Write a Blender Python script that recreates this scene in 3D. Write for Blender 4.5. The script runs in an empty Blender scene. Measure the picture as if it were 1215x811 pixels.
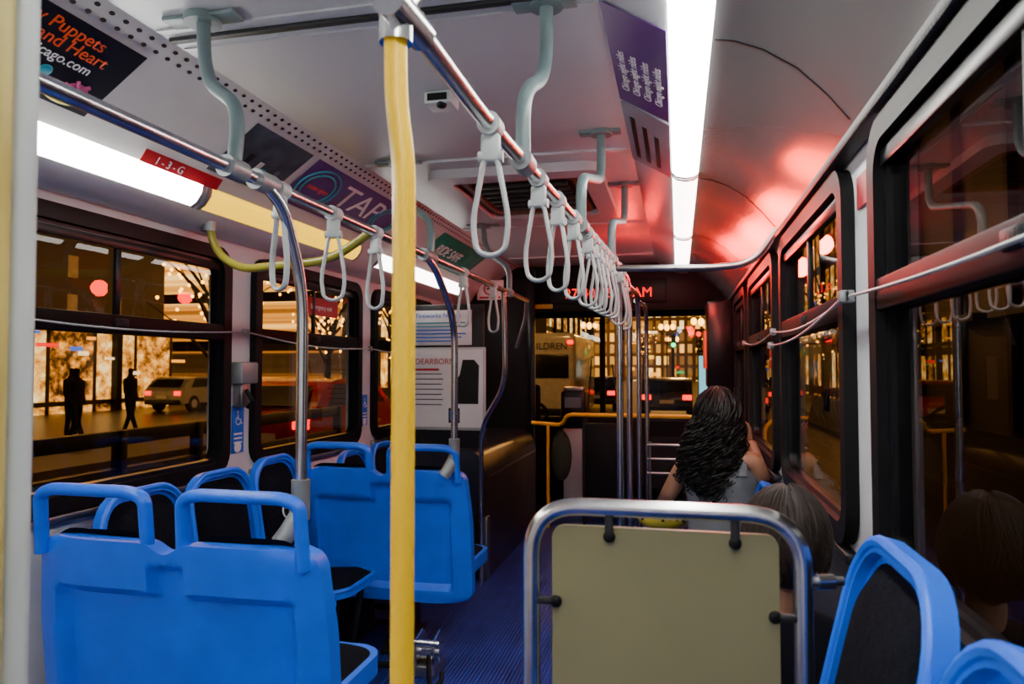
import bpy, bmesh, math, random
from mathutils import Vector, Matrix
random.seed(7)
C = bpy.context
# ------------------------------------------------------------------ materials
def mat(name, col, rough=0.5, metal=0.0, emis=None, es=0.0, var=0.12, nscale=8.0, bump=0.0, bscale=60.0, coat=0.0, spec=0.5):
    m = bpy.data.materials.new(name); m.use_nodes = True
    nt = m.node_tree; n = nt.nodes; l = nt.links
    p = n['Principled BSDF']
    tc = n.new('ShaderNodeTexCoord')
    no = n.new('ShaderNodeTexNoise'); no.inputs['Scale'].default_value = nscale; no.inputs['Detail'].default_value = 4
    l.new(tc.outputs['Object'], no.inputs['Vector'])
    r = n.new('ShaderNodeValToRGB')
    a = [max(0, c*(1-var)) for c in col]; b = [min(1, c*(1+var)) for c in col]
    r.color_ramp.elements[0].color = (*a, 1); r.color_ramp.elements[1].color = (*b, 1)
    r.color_ramp.elements[0].position = .3; r.color_ramp.elements[1].position = .7
    l.new(no.outputs['Fac'], r.inputs['Fac']); l.new(r.outputs['Color'], p.inputs['Base Color'])
    p.inputs['Roughness'].default_value = rough; p.inputs['Metallic'].default_value = metal
    p.inputs['Specular IOR Level'].default_value = spec
    if coat: p.inputs['Coat Weight'].default_value = coat; p.inputs['Coat Roughness'].default_value = .08
    if emis:
        p.inputs['Emission Color'].default_value = (*emis, 1); p.inputs['Emission Strength'].default_value = es
    if bump:
        n2 = n.new('ShaderNodeTexNoise'); n2.inputs['Scale'].default_value = bscale
        l.new(tc.outputs['Object'], n2.inputs['Vector'])
        bp = n.new('ShaderNodeBump'); bp.inputs['Strength'].default_value = bump; bp.inputs['Distance'].default_value = .01
        l.new(n2.outputs['Fac'], bp.inputs['Height']); l.new(bp.outputs['Normal'], p.inputs['Normal'])
    return m
def glass(name, tint, base=.05, k=.5):
    m = bpy.data.materials.new(name); m.use_nodes = True
    nt = m.node_tree; n = nt.nodes; l = nt.links; n.clear()
    o = n.new('ShaderNodeOutputMaterial'); mx = n.new('ShaderNodeMixShader'); f = n.new('ShaderNodeLayerWeight'); f.inputs[0].default_value = .5
    pw = n.new('ShaderNodeMath'); pw.operation = 'POWER'; pw.inputs[1].default_value = 3.0; l.new(f.outputs['Facing'], pw.inputs[0])
    ma = n.new('ShaderNodeMath'); ma.operation = 'MULTIPLY_ADD'; ma.inputs[1].default_value = k; ma.inputs[2].default_value = base; l.new(pw.outputs[0], ma.inputs[0])
    t = n.new('ShaderNodeBsdfTransparent'); g = n.new('ShaderNodeBsdfGlossy')
    t.inputs['Color'].default_value = (*tint, 1); g.inputs['Roughness'].default_value = .01
    g.inputs['Color'].default_value = (.9, .9, .9, 1)
    l.new(ma.outputs[0], mx.inputs[0]); l.new(t.outputs[0], mx.inputs[1]); l.new(g.outputs[0], mx.inputs[2]); l.new(mx.outputs[0], o.inputs[0])
    return m
def facade(name, axis, bw, bh, stops, strength, base=(.02, .015, .01), mortar=.12, interior=False):
    m = bpy.data.materials.new(name); m.use_nodes = True
    nt = m.node_tree; n = nt.nodes; l = nt.links; p = n['Principled BSDF']
    tc = n.new('ShaderNodeTexCoord'); s = n.new('ShaderNodeSeparateXYZ'); c = n.new('ShaderNodeCombineXYZ')
    l.new(tc.outputs['Object'], s.inputs[0]); l.new(s.outputs[axis], c.inputs[0]); l.new(s.outputs[2], c.inputs[1])
    b = n.new('ShaderNodeTexBrick'); b.offset = 0; b.squash = 1
    b.inputs['Color1'].default_value = (0, 0, 0, 1); b.inputs['Color2'].default_value = (1, 1, 1, 1)
    b.inputs['Scale'].default_value = 1; b.inputs['Brick Width'].default_value = bw; b.inputs['Row Height'].default_value = bh
    b.inputs['Mortar Size'].default_value = mortar; b.inputs['Mortar Smooth'].default_value = .05
    l.new(c.outputs[0], b.inputs['Vector'])
    r = n.new('ShaderNodeValToRGB'); r.color_ramp.interpolation = 'LINEAR' if interior else 'CONSTANT'
    while len(r.color_ramp.elements) < len(stops): r.color_ramp.elements.new(.5)
    for e, (pos, col) in zip(r.color_ramp.elements, stops): e.position = pos; e.color = (*col, 1)
    no = n.new('ShaderNodeTexNoise'); no.inputs['Scale'].default_value = 1.6 if interior else 3; no.inputs['Detail'].default_value = 7; no.inputs['Roughness'].default_value = .72
    l.new(c.outputs[0], no.inputs['Vector'])
    if interior:
        ad = n.new('ShaderNodeMath'); ad.operation = 'MULTIPLY_ADD'; ad.inputs[1].default_value = .25; l.new(b.outputs['Color'], ad.inputs[0]); l.new(no.outputs['Fac'], ad.inputs[2])
        l.new(ad.outputs[0], r.inputs[0])
    else: l.new(b.outputs['Color'], r.inputs[0])
    inv = n.new('ShaderNodeMath'); inv.operation = 'SUBTRACT'; inv.inputs[0].default_value = 1; l.new(b.outputs['Fac'], inv.inputs[1])
    mu = n.new('ShaderNodeMath'); mu.operation = 'MULTIPLY'; l.new(inv.outputs[0], mu.inputs[0]); l.new(no.outputs['Fac'], mu.inputs[1])
    m2 = n.new('ShaderNodeMath'); m2.operation = 'MULTIPLY'; l.new(mu.outputs[0], m2.inputs[0]); m2.inputs[1].default_value = strength*2
    p.inputs['Base Color'].default_value = (*base, 1)
    l.new(r.outputs[0], p.inputs['Emission Color']); l.new(m2.outputs[0], p.inputs['Emission Strength'])
    return m
STEEL = mat('stainless_steel', (.66, .66, .67), .22, 1.0, nscale=20)
STEELD = mat('worn_steel', (.35, .35, .35), .35, 1.0)
CABS = mat('dark_brushed_steel', (.10, .10, .11), .32, .9, var=.2)
GREYP = mat('grey_painted_metal', (.13, .18, .19), .35)
CASTG = mat('cast_grey', (.28, .30, .31), .4, .4)
YEL = mat('yellow_paint', (1.0, .58, .0), .32, var=.02, spec=.4)
YELG = mat('yellow_reflection_tint', (.28, .25, .03), .3)  # yellowish reflection on the cross bar, put into its base colour
CREAM = mat('cream_paint', (.48, .38, .10), .4)
BLUE = mat('blue_plastic', (.012, .15, .92), .34, var=.08, bump=.12, bscale=300)
FAB = mat('black_seat_fabric', (.006, .007, .012), .95, bump=.6, bscale=400, var=.5, nscale=90, spec=.1)
BLACK = mat('black_rubber', (.004, .004, .005), .5, spec=.2)
BLACKG = mat('black_gloss_plastic', (.006, .006, .008), .28, spec=.3)
DARK = mat('dark_grey_plastic', (.015, .015, .018), .45, bump=.2, bscale=150, spec=.3)
WALL = mat('wall_grey_plastic', (.66, .66, .69), .4, var=.04)
WALLD = mat('wall_lower_vinyl', (.03, .03, .035), .5, spec=.3)
CEIL = mat('ceiling_panel', (.47, .47, .50), .28, var=.04, nscale=2)
COVE = mat('cove_panel', (.60, .61, .59), .3, var=.04)
REDP = mat('glossy_cove_panel', (.12, .12, .125), .22, .3, var=.03, nscale=3)
WHITE = mat('white_print', (.8, .8, .8), .4, var=.03)
GREYW = mat('pale_strap_plastic', (.45, .48, .48), .4, var=.05)
LAMP = mat('fluorescent_tube_cover', (.9, .95, .95), .4, emis=(1.0, 1.0, .93), es=30)
LAMPF = mat('front_fluorescent_tube_cover', (.9, .9, .9), .4, emis=(1.0, .96, .88), es=11)
LAMPY = mat('yellow_lamp_cover', (.85, .50, .0), .4, emis=(1.0, .60, .0), es=1.9)
BEIGE = mat('beige_panel', (.22, .20, .10), .42, var=.08, nscale=3)
PURP = mat('ad_purple', (.10, .02, .19), .3)
ADK = mat('ad_black', (.012, .01, .01), .3, spec=.3)
ADG = mat('ad_slate', (.05, .06, .08), .35, var=.6, nscale=14)
ADGR = mat('ad_green', (.02, .24, .15), .3, var=.4)
ADR = mat('ad_red', (.45, .01, .02), .35)
ORT = mat('orange_print', (.95, .10, .01), .4)
TEAL = mat('teal_print', (.03, .35, .45), .4)
PINK = mat('pink_print', (.6, .08, .25), .4)
YPR = mat('yellow_print', (.5, .45, .03), .4)
SKYB = mat('sign_blue', (.01, .12, .65), .35)
LED = mat('red_led', (.4, .0, .0), .4, emis=(1, .0, .0), es=2.2)
HOLE = mat('dark_perforation', (.01, .01, .01), .8)
SKIN = mat('skin', (.42, .21, .12), .5, var=.06)
HAIR = mat('black_hair', (.004, .0035, .0035), .5, var=.4, nscale=60, spec=.3)
HAIRB = mat('brown_hair', (.022, .012, .009), .6, var=.4, nscale=60, spec=.3)
TANK = mat('grey_heather_cotton', (.17, .19, .21), .9, bump=.4, bscale=300)
PANT = mat('dark_denim', (.012, .016, .035), .85)
JACK = mat('dark_jacket', (.012, .012, .018), .9, spec=.1)
EYE = mat('eye_white', (.7, .7, .7), .2); PUP = mat('eye_dark', (.01, .008, .006), .15); LIP = mat('lips', (.35, .09, .08), .4)
GL = glass('side_window_glass', (.88, .85, .80), .03, .3)
GLR = glass('tinted_window_glass', (.42, .38, .38), .07, .5)
GLF = glass('windshield_glass', (.92, .92, .92), .03, .4)
def floor_mat():
    m = mat('blue_ribbed_floor', (.02, .04, .27), .28, var=.3, nscale=5)
    nt = m.node_tree; n = nt.nodes; l = nt.links; p = n['Principled BSDF']
    tc = n.new('ShaderNodeTexCoord'); w = n.new('ShaderNodeTexWave'); w.bands_direction = 'X'; w.inputs['Scale'].default_value = 18
    l.new(tc.outputs['Object'], w.inputs['Vector'])
    bp = n.new('ShaderNodeBump'); bp.inputs['Strength'].default_value = .8; bp.inputs['Distance'].default_value = .004
    l.new(w.outputs['Fac'], bp.inputs['Height']); l.new(bp.outputs['Normal'], p.inputs['Normal'])
    return m
FLOOR = floor_mat()
# ------------------------------------------------------------------ geometry
def V(*a): return Vector(a)
def box_g(x0, x1, y0, y1, z0, z1, bev=0.0, seg=2):
    bm = bmesh.new(); bmesh.ops.create_cube(bm, size=1)
    for v in bm.verts:
        v.co = Vector(((x0+x1)/2+v.co.x*(x1-x0), (y0+y1)/2+v.co.y*(y1-y0), (z0+z1)/2+v.co.z*(z1-z0)))
    if bev > 0: bmesh.ops.bevel(bm, geom=list(bm.edges), offset=bev, segments=seg, affect='EDGES', profile=.5)
    bm.verts.index_update()
    r = ([v.co.copy() for v in bm.verts], [[v.index for v in f.verts] for f in bm.faces]); bm.free(); return r
def fillet(pts, rad, n=7, closed=False):
    P = [Vector(p) for p in pts]; out = []; N = len(P)
    for i in range(N):
        if not closed and i in (0, N-1): out.append(P[i]); continue
        a, b, c = P[i-1], P[i], P[(i+1) % N]
        d1 = a-b; d2 = c-b; r = min(rad, d1.length*.49, d2.length*.49)
        s = b+d1.normalized()*r; e = b+d2.normalized()*r
        for k in range(n):
            t = k/(n-1); out.append(s*(1-t)**2+b*2*t*(1-t)+e*t*t)
    return out
def sweep_g(pts, r, seg=12, closed=False, flat=1.0, taper=None):
    P = [Vector(p) for p in pts]; Q = [P[0]]
    for p in P[1:]:
        if (p-Q[-1]).length > 1e-5: Q.append(p)
    if closed and (Q[0]-Q[-1]).length < 1e-5: Q.pop()
    P = Q; N = len(P); vs = []; fs = []; prev = None
    for i in range(N):
        if closed: t = P[(i+1) % N]-P[i-1]
        else: t = P[min(i+1, N-1)]-P[max(i-1, 0)]
        t.normalize()
        if prev is None:
            up = V(0, 1, 0) if abs(t.y) < .9 else V(1, 0, 0)
            nrm = (up-t*up.dot(t)).normalized()
        else: nrm = (prev-t*prev.dot(t)).normalized()
        prev = nrm; bn = t.cross(nrm)
        rr = r if taper is None else r*taper(i/(N-1))
        for k in range(seg):
            a = 2*math.pi*k/seg
            vs.append(P[i]+nrm*math.cos(a)*rr*flat+bn*math.sin(a)*rr)
    M = N if closed else N-1
    for i in range(M):
        for k in range(seg):
            j = (i+1) % N
            fs.append([i*seg+k, i*seg+(k+1) % seg, j*seg+(k+1) % seg, j*seg+k])
    if not closed:
        fs.append(list(range(seg))[::-1]); fs.append([(N-1)*seg+k for k in range(seg)])
    return vs, fs
def cyl_g(a, b, r, seg=16): return sweep_g([a, b], r, seg)
def rrect(w, h, r, n=6):
    if not isinstance(r, (list, tuple)): r = [r]*4
    out = []
    for (sx, sy, a0), rr in zip([(1, 1, 0), (-1, 1, 90), (-1, -1, 180), (1, -1, 270)], r):
        cx = sx*(w/2-rr); cy = sy*(h/2-rr)
        for k in range(n):
            a = math.radians(a0+90*k/(n-1)); out.append((cx+rr*math.cos(a), cy+rr*math.sin(a)))
    return out
def prism_g(loop, ext):
    ext = Vector(ext); L = [Vector(p) for p in loop]; N = len(L)
    vs = L+[p+ext for p in L]
    fs = [list(range(N))[::-1], [N+k for k in range(N)]]+[[k, (k+1) % N, N+(k+1) % N, N+k] for k in range(N)]
    return vs, fs
def ring_g(o, i, ext):
    ext = Vector(ext); N = len(o); O = [Vector(p) for p in o]; I = [Vector(p) for p in i]
    vs = O+I+[p+ext for p in O]+[p+ext for p in I]; fs = []
    for k in range(N):
        j = (k+1) % N
        fs += [[k, j, N+j, N+k], [2*N+k, 3*N+k, 3*N+j, 2*N+j], [k, 2*N+k, 2*N+j, j], [N+k, N+j, 3*N+j, 3*N+k]]
    return vs, fs
def ell_g(c, rx, ry, rz, nu=24, nv=16, f=None, M=None):
    vs = []; fs = []
    for j in range(nv+1):
        th = math.pi*j/nv
        for i in range(nu):
            ph = 2*math.pi*i/nu
            p = V(math.sin(th)*math.cos(ph), math.sin(th)*math.sin(ph), math.cos(th))
            if f: p = f(p)
            p = V(p.x*rx, p.y*ry, p.z*rz)
            if M: p = M @ p
            vs.append(p+Vector(c))
    for j in range(nv):
        for i in range(nu):
            fs.append([j*nu+i, (j+1)*nu+i, (j+1)*nu+(i+1) % nu, j*nu+(i+1) % nu])
    return vs, fs
def slab_g(prof, y0, y1, t):
    loop = [V(x, y0, z) for x, z in prof]+[V(x+t[0], y0, z+t[1]) for x, z in reversed(prof)]
    return prism_g(loop, (0, y1-y0, 0))
def quad_g(a, b, c, d): return [V(*a), V(*b), V(*c), V(*d)], [[0, 1, 2, 3]]
def sections_g(secs, n=28, cap=True):
    vs = []; fs = []
    for (c, rx, ry) in secs:
        for k in range(n):
            a = 2*math.pi*k/n; vs.append(Vector(c)+V(rx*math.cos(a), ry*math.sin(a), 0))
    for j in range(len(secs)-1):
        for k in range(n): fs.append([j*n+k, j*n+(k+1) % n, (j+1)*n+(k+1) % n, (j+1)*n+k])
    if cap: fs.append(list(range(n))[::-1]); fs.append([(len(secs)-1)*n+k for k in range(n)])
    return vs, fs
def frameM(o, e1, e2):
    e1 = Vector(e1).normalized(); e2 = Vector(e2).normalized(); n = e1.cross(e2)
    M = Matrix(((e1.x, e2.x, n.x, o[0]), (e1.y, e2.y, n.y, o[1]), (e1.z, e2.z, n.z, o[2]), (0, 0, 0, 1)))
    return M
def text_g(s, size, M, align='LEFT', ext=.0008, sx=1.0):
    cu = bpy.data.curves.new('t', 'FONT'); cu.body = s; cu.size = size; cu.extrude = ext; cu.align_x = align
    ob = bpy.data.objects.new('t', cu); C.collection.objects.link(ob)
    dg = C.evaluated_depsgraph_get(); ev = ob.evaluated_get(dg); me = ev.to_mesh()
    vs = [M @ V(v.co.x*sx, v.co.y, v.co.z) for v in me.vertices]; fs = [list(p.vertices) for p in me.polygons]
    ev.to_mesh_clear(); bpy.data.objects.remove(ob); bpy.data.curves.remove(cu)
    return vs, fs
class B:
    def __init__(s, name, parent=None): s.n = name; s.v = []; s.f = []; s.m = []; s.s = []; s.mats = []; s.p = parent
    def add(s, g, m, smooth=True, M=None):
        if m not in s.mats: s.mats.append(m)
        mi = s.mats.index(m); o = len(s.v)
        for v in g[0]: s.v.append(tuple(M @ Vector(v)) if M else tuple(v))
        for f in g[1]: s.f.append([i+o for i in f]); s.m.append(mi); s.s.append(smooth)
        return s
    def build(s):
        me = bpy.data.meshes.new(s.n); me.from_pydata(s.v, [], s.f)
        for m in s.mats: me.materials.append(m)
        me.polygons.foreach_set('material_index', s.m); me.polygons.foreach_set('use_smooth', s.s); me.update()
        bm = bmesh.new(); bm.from_mesh(me); bmesh.ops.recalc_face_normals(bm, faces=bm.faces); bm.to_mesh(me); bm.free()
        try: me.set_sharp_from_angle(angle=math.radians(40))
        except Exception: pass
        ob = bpy.data.objects.new(s.n, me); C.collection.objects.link(ob)
        if s.p: ob.parent = s.p
        return ob
def empty(name):
    e = bpy.data.objects.new(name, None); C.collection.objects.link(e); return e
T = Matrix.Translation
XL, XR = -2.0, .45
Y0, Y1 = -1.6, 8.0
ZC = 2.37
# ------------------------------------------------------------------ shell
b = B('floor'); b.add(box_g(XL-.06, XR+.06, Y0, Y1, -.08, 0), FLOOR, False); b.build()
b = B('ceiling'); b.add(box_g(-1.46, -.19, Y0, Y1, ZC, ZC+.05), CEIL, False); b.build()
def wall(name, x0, x1, wins, low, up, doors=()):
    b = B(name); segs = sorted(list(wins)+list(doors)); y = Y0
    for (a, c) in segs:
        b.add(box_g(x0, x1, y, a, 0, 2.0), up, False)
        if (a, c) in wins:
            b.add(box_g(x0, x1, a, c, .62, .97), up, False); b.add(box_g(x0, x1, a, c, 0, .62), low, False)
            b.add(box_g(x0, x1, a, c, 1.90, 2.0), up, False)
        else: b.add(box_g(x0, x1, a, c, 1.95, 2.0), up, False)
        y = c
    b.add(box_g(x0, x1, y, Y1, 0, 2.0), up, False)
    b.build()
def inset(l): return [(a+.04, c-.04) for a, c in l]
LW = [(.08, 1.35), (1.55, 2.87), (3.06, 4.25), (4.44, 5.62), (6.45, 7.7)]
RW = [(.30, 1.74), (2.0, 3.20), (3.42, 4.60), (4.82, 5.75)]
wall('wall_left', XL-.06, XL, inset(LW), WALL, WALL)
wall('wall_right', XR, XR+.06, inset(RW), WALLD, WALL, doors=[(6.25, 7.65)])
b = B('trim_wall_right_lower'); b.add(box_g(XR-.012, XR-.001, Y0, 6.2, 0, .90, .003), WALLD, False)
b.build()
wn = 1
for side, wins in ((-1, LW), (1, RW)):
    for a, c in wins:
        x = XL if side < 0 else XR; inn = .028*(-side)
        b = B('window_%d' % wn); wn += 1
        cy = (a+c)/2; w = c-a; z0, z1 = .93, 1.94; cz = (z0+z1)/2; h = z1-z0
        def lp(dw, r, xx): return [V(xx, cy+p[0], cz+p[1]) for p in rrect(w-2*dw, h-2*dw, r)]
        b.add(ring_g(lp(0, .10, x-inn*1.2), lp(.055, .065, x-inn*1.2), (inn*2.4, 0, 0)), BLACK)
        b.add(ring_g(lp(.055, .065, x-inn), lp(.072, .055, x-inn), (inn*1.4, 0, 0)), BLACKG)
        zb = 1.56
        b.add(box_g(min(x-inn, x+inn*1.1), max(x-inn, x+inn*1.1), a+.05, c-.05, zb-.035, zb+.035, .006), BLACK)
        b.add(box_g(min(x, x+inn*.8), max(x, x+inn*.8), a+.07, c-.07, 1.835, 1.87, .004), BLACKG)
        b.add(box_g(min(x, x+inn*.6), max(x, x+inn*.6), cy-.012, cy+.012, zb+.03, 1.84, .003), BLACKG)
        b.add(box_g(min(x, x+inn*1.5), max(x, x+inn*1.5), cy-.03, cy+.03, zb-.01, zb+.02, .005), DARK)
        xg = x-inn*.1
        b.add(quad_g((xg, a+.05, z0+.05), (xg, c-.05, z0+.05), (xg, c-.05, z1-.05), (xg, a+.05, z1-.05)), GL if side < 0 else GLR, False)
        b.add(box_g(min(x, x-side*.035), max(x, x-side*.035), a, c, .895, .922, .006), STEELD if side < 0 else DARK)
        b.build()
b = B('trim_cove_left')
b.add(slab_g([(-1.45, 2.375), (-1.53, 2.33), (-1.76, 2.165), (-1.80, 2.11), (-1.86, 2.02), (-1.92, 1.985), (-2.06, 1.975)], Y0, Y1, (-.01, .05)), COVE, False); b.build()
b = B('trim_cove_right')
b.add(slab_g([(-.2, 2.375), (-.015, 2.265), (.09, 2.255)], Y0, Y1, (.02, .05)), CEIL, False)
b.add(slab_g([(.09, 2.255), (.15, 2.245), (.22, 2.215), (.30, 2.16), (.37, 2.085), (.42, 2.02), (.445, 1.96)], Y0, Y1, (.05, .04)), REDP, True)
for y in (1.9, 3.3, 4.7): b.add(slab_g([(.10, 2.252), (.15, 2.242), (.22, 2.212), (.30, 2.157), (.37, 2.082), (.42, 2.017)], y, y+.008, (.0, .004)), BLACK, True)
b.add(box_g(.40, .448, Y0, Y1, 1.945, 1.975, .008), DARK); b.build()
b = B('trim_perforated_strip')
e2 = V(.08, 0, .045).normalized(); M = frameM((-1.49, 0, 2.3495), (0, 1, 0), e2) @ T((0, 0, .003))
y = .6
while y < 6.5:
    for dz in (-.016, .016):
        c = [(y+.009*math.cos(k*math.pi/4), dz+.007*math.sin(k*math.pi/4), 0) for k in range(8)]
        b.add(prism_g(c, (0, 0, .002)), HOLE, False, M)
    y += .05
b.build()
b = B('wall_back'); b.add(box_g(XL-.06, XR+.06, Y0-.05, Y0, 0, 2.42), WALL, False); b.build()
b = B('wall_front')
b.add(box_g(XL-.06, XR+.06, Y1, Y1+.06, 0, .86), DARK, False); b.add(box_g(XL-.06, XR+.06, Y1, Y1+.06, 1.97, 2.42), DARK, False)
b.add(box_g(XL-.06, XL+.1, Y1, Y1+.06, .86, 1.97), BLACK, False); b.add(box_g(XR-.06, XR+.06, Y1, Y1+.06, .86, 1.97), BLACK, False)
b.build()
b = B('window_windshield')
b.add(box_g(-.85, -.79, Y1-.02, Y1+.05, .86, 1.97, .01), BLACK)
b.add(quad_g((XL+.1, Y1+.02, .86), (XR-.06, Y1+.02, .86), (XR-.06, Y1+.02, 1.97), (XL+.1, Y1+.02, 1.97)), GLF, False)
b.add(sweep_g([(-1.0, Y1+.07, .86), (-.95, Y1+.07, 1.5)], .008), BLACK); b.add(sweep_g([(-.65, Y1+.07, .86), (-.72, Y1+.07, 1.45)], .008), BLACK)
b.build()
# ------------------------------------------------------------------ lamps
def lamp(y0, y1, side, m):
    b = B('ceiling_lamp')
    if side < 0: prof = [(-1.795, 2.112), (-1.80, 2.085), (-1.825, 2.05), (-1.858, 2.03)]; t = (-.006, .012)
    else: prof = [(-.018, 2.262), (.0, 2.245), (.04, 2.236), (.075, 2.24), (.092, 2.252)]; t = (0, .008)
    b.add(slab_g(prof, y0, y1, t), m, True)
    for yy in (y0-.02, y1): b.add(slab_g([(x, z-.003) for x, z in prof], yy, yy+.02, t), CASTG, True)
    b.build()
lamp(-1.4, .98, -1, LAMP); lamp(1.03, 2.42, -1, LAMP); lamp(2.48, 3.85, -1, LAMPY); lamp(4.15, 5.9, -1, LAMPF)
lamp(-1.4, 1.3, 1, LAMP); lamp(1.36, 3.2, 1, LAMP); lamp(3.27, 4.7, 1, LAMPF); lamp(4.8, 6.3, 1, LAMPF)
# ------------------------------------------------------------------ ads
Lup = V(.23, 0, .165).normalized(); Lb = V(-1.755, 0, 2.168)
def adL(name, y0, y1, m):
    b = B(name); M = frameM((Lb.x, y0, Lb.z), (0, 1, 0), Lup) @ T((0, 0, .004))
    b.add(box_g(0, y1-y0, 0, .272, 0, .002), m, False, M); return b, M @ T((0, 0, .003)), y1-y0
b, M, w = adL('theater_advertisement', .85, 1.80, ADK)
b.add(text_g('Naughty Puppets', .056, M @ T((.44, .215, 0))), ORT, False)
b.add(text_g('Humor and Heart', .056, M @ T((.46, .17, 0))), ORT, False)
b.add(text_g('theaterchicago.com', .044, M @ T((.50, .13, 0))), WHITE, False)
b.add(ell_g((.86, .075, 0), .035, .022, .003), PINK, True, M); b.add(ell_g((.84, .035, 0), .06, .026, .003), YPR, True, M); b.add(ell_g((.74, .09, 0), .02, .02, .003), TEAL, True, M)
for k in range(6): b.add(sweep_g([(.86, .075, .002), (.86+.045*math.cos(k), .075+.03*math.sin(k), .002)], .006, 6), PINK, True, M)
b.build()
b, M, w = adL('city_advertisement', 2.38, 2.80, ADG)
for i in range(9):
    b.add(box_g(.03+i*.042, .06+i*.042, .03, .05+random.random()*.15, 0, .001), [WHITE, TEAL, ADK, GREYP][i % 4], False, M)
b.build()
b, M, w = adL('tap_advertisement', 2.86, 3.95, PURP)
b.add(text_g('TAP', .19, M @ T((.36, .10, 0)), ext=.001, sx=1.45), WHITE, False)
b.add(text_g('YOUR CITY GUIDE', .05, M @ T((.40, .035, 0))), WHITE, False)
for cx, r in ((.18, .11), (.18, .085), (.95, .10), (.95, .075)):
    b.add(sweep_g([(cx+r*1.4*math.cos(k*math.pi/16), .136+r*math.sin(k*math.pi/16), .001) for k in range(32)], .005, 6, True), TEAL, True, M)
b.add(text_g('now open', .045, M @ T((.10, .12, 0))), ORT, False)
b.build()
b, M, w = adL('green_advertisement', 4.6, 5.7, ADGR)
b.add(text_g('RIDE SAFE', .12, M @ T((.15, .1, 0))), WHITE, False); b.build()
b = B('route_strip_sign'); M = frameM((-1.797, 2.08, 2.114), (0, 1, 0), V(.04, 0, .055)) @ T((0, 0, .003))
b.add(box_g(0, .42, 0, .05, 0, .002), ADR, False, M); b.add(text_g('1 - 3 - G', .042, M @ T((.06, .010, .003))), WHITE, False); b.build()
def adR(name, y0, y1, m):
    b = B(name); M = frameM((-.02, y1, 2.268), (0, -1, 0), V(-.18, 0, .107)) @ T((0, 0, .004))
    b.add(box_g(0, y1-y0, .0, .2, 0, .002), m, False, M); return b, M @ T((0, 0, .003))
b, M = adR('purple_advertisement', 1.85, 2.55, PURP)
for i in range(4): b.add(text_g('Chicago night rides', .04, M @ T((.12, .15-.042*i, 0))), WHITE, False)
b.build()
b, M = adR('white_advertisement', 2.58, 3.3, mat('ad_pale', (.25, .25, .32), .35))
for i in range(3): b.add(box_g(.08, .6-.05*i, .15-.05*i, .17-.05*i, 0, .001), ADK, False, M)
b.build()
b = B('trim_ceiling_seams')
for y in (1.8, 3.15, 4.75, 6.1): b.add(box_g(-1.45, -.2, y-.012, y+.012, ZC-.012, ZC+.001, .003), DARK if y < 2 else CEIL)
for y in (1.74, 1.86): b.add(box_g(-1.45, -.2, y-.004, y+.004, ZC-.006, ZC+.001), CEIL)
b.build()
b = B('roof_hatch')
def lp(w, h, r, z): return [V(-.78+p[0], 3.85+p[1], z) for p in rrect(w, h, r)]
b.add(ring_g(lp(.86, 1.1, .07, ZC-.045), lp(.66, .86, .05, ZC-.045), (0, 0, .045)), CEIL)
b.add(prism_g(lp(.66, .86, .05, ZC-.012), (0, 0, .01)), BLACK, False)
b.add(ring_g(lp(.60, .8, .04, ZC-.03), lp(.54, .72, .04, ZC-.03), (0, 0, .02)), mat('hatch_brown', (.16, .09, .05), .5))
for i in range(6): b.add(box_g(-1.02, -.54, 3.55+i*.1, 3.58+i*.1, ZC-.04, ZC-.02, .003), DARK)
b.build()
b = B('ceiling_camera'); b.add(box_g(-.86, -.76, 2.34, 2.44, ZC-.045, ZC, .008), GREYW); b.add(ell_g((-.80, 2.36, ZC-.045), .02, .02, .015), BLACKG); b.add(box_g(-.845, -.775, 2.335, 2.34, ZC-.036, ZC-.012), BLACK, False); b.build()
# ------------------------------------------------------------------ rails
ZR = 1.885
def clampg(b, p, ax='y', r=.026, l=.05, m=CASTG):
    p = Vector(p); d = {'x': V(1, 0, 0), 'y': V(0, 1, 0), 'z': V(0, 0, 1)}[ax]*l/2
    b.add(cyl_g(p-d, p+d, r), m)
XLR = -1.05
b = B('grab_rail')
b.add(cyl_g((XLR, -.5, ZR), (XLR, 5.02, ZR), .0165), STEEL)
for y in (1.53, 2.95, 4.45):
    b.add(sweep_g(fillet([(XLR, y, ZR), (XLR, y+.02, ZR+.16), (XLR-.2, y+.16, ZR+.30), (XLR-.22, y+.17, ZC)], .14), .018), GREYP)
    b.add(cyl_g((XLR-.22, y+.17, ZC-.022), (XLR-.22, y+.17, ZC-.001), .05), GREYP); clampg(b, (XLR, y, ZR), 'y', .027, .07)
    b.add(box_g(XLR-.33, XLR-.11, y+.14, y+.2, ZC-.014, ZC-.001, .004), GREYP)
for (yr, yv, zb) in ((1.66, 1.83, 1.0), (2.9, 3.24, .98)):
    b.add(sweep_g(fillet([(XLR, yr, ZR), (XLR+.02, yr+.06, ZR-.05), (XLR+.02, yv, ZR-.25), (XLR+.02, yv, zb)], .14, 9), .0165), STEEL)
    clampg(b, (XLR, yr, ZR), 'y', .027, .08)
    b.add(cyl_g((XLR+.02, yv, zb-.02), (XLR+.02, yv, zb+.09), .026), CASTG)
    b.add(sweep_g([(XLR+.02, yv, zb), (XLR+.0, yv-.03, zb-.05), (XLR-.02, yv-.04, zb-.08)], .028, flat=.7), CASTG)
b.add(sweep_g(fillet([(XLR, 4.3, ZR), (XLR, 4.33, ZR-.2), (XLR, 4.35, 1.3), (XLR-.22, 4.58, 1.02), (XLR-.22, 4.58, .0)], .14, 9), .0165), STEEL)
b.add(sweep_g(fillet([(XLR, 5.0, ZR), (XLR-.02, 5.06, ZR-.12), (XLR-.1, 5.1, 1.55)], .06), .014), STEELD)
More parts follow.
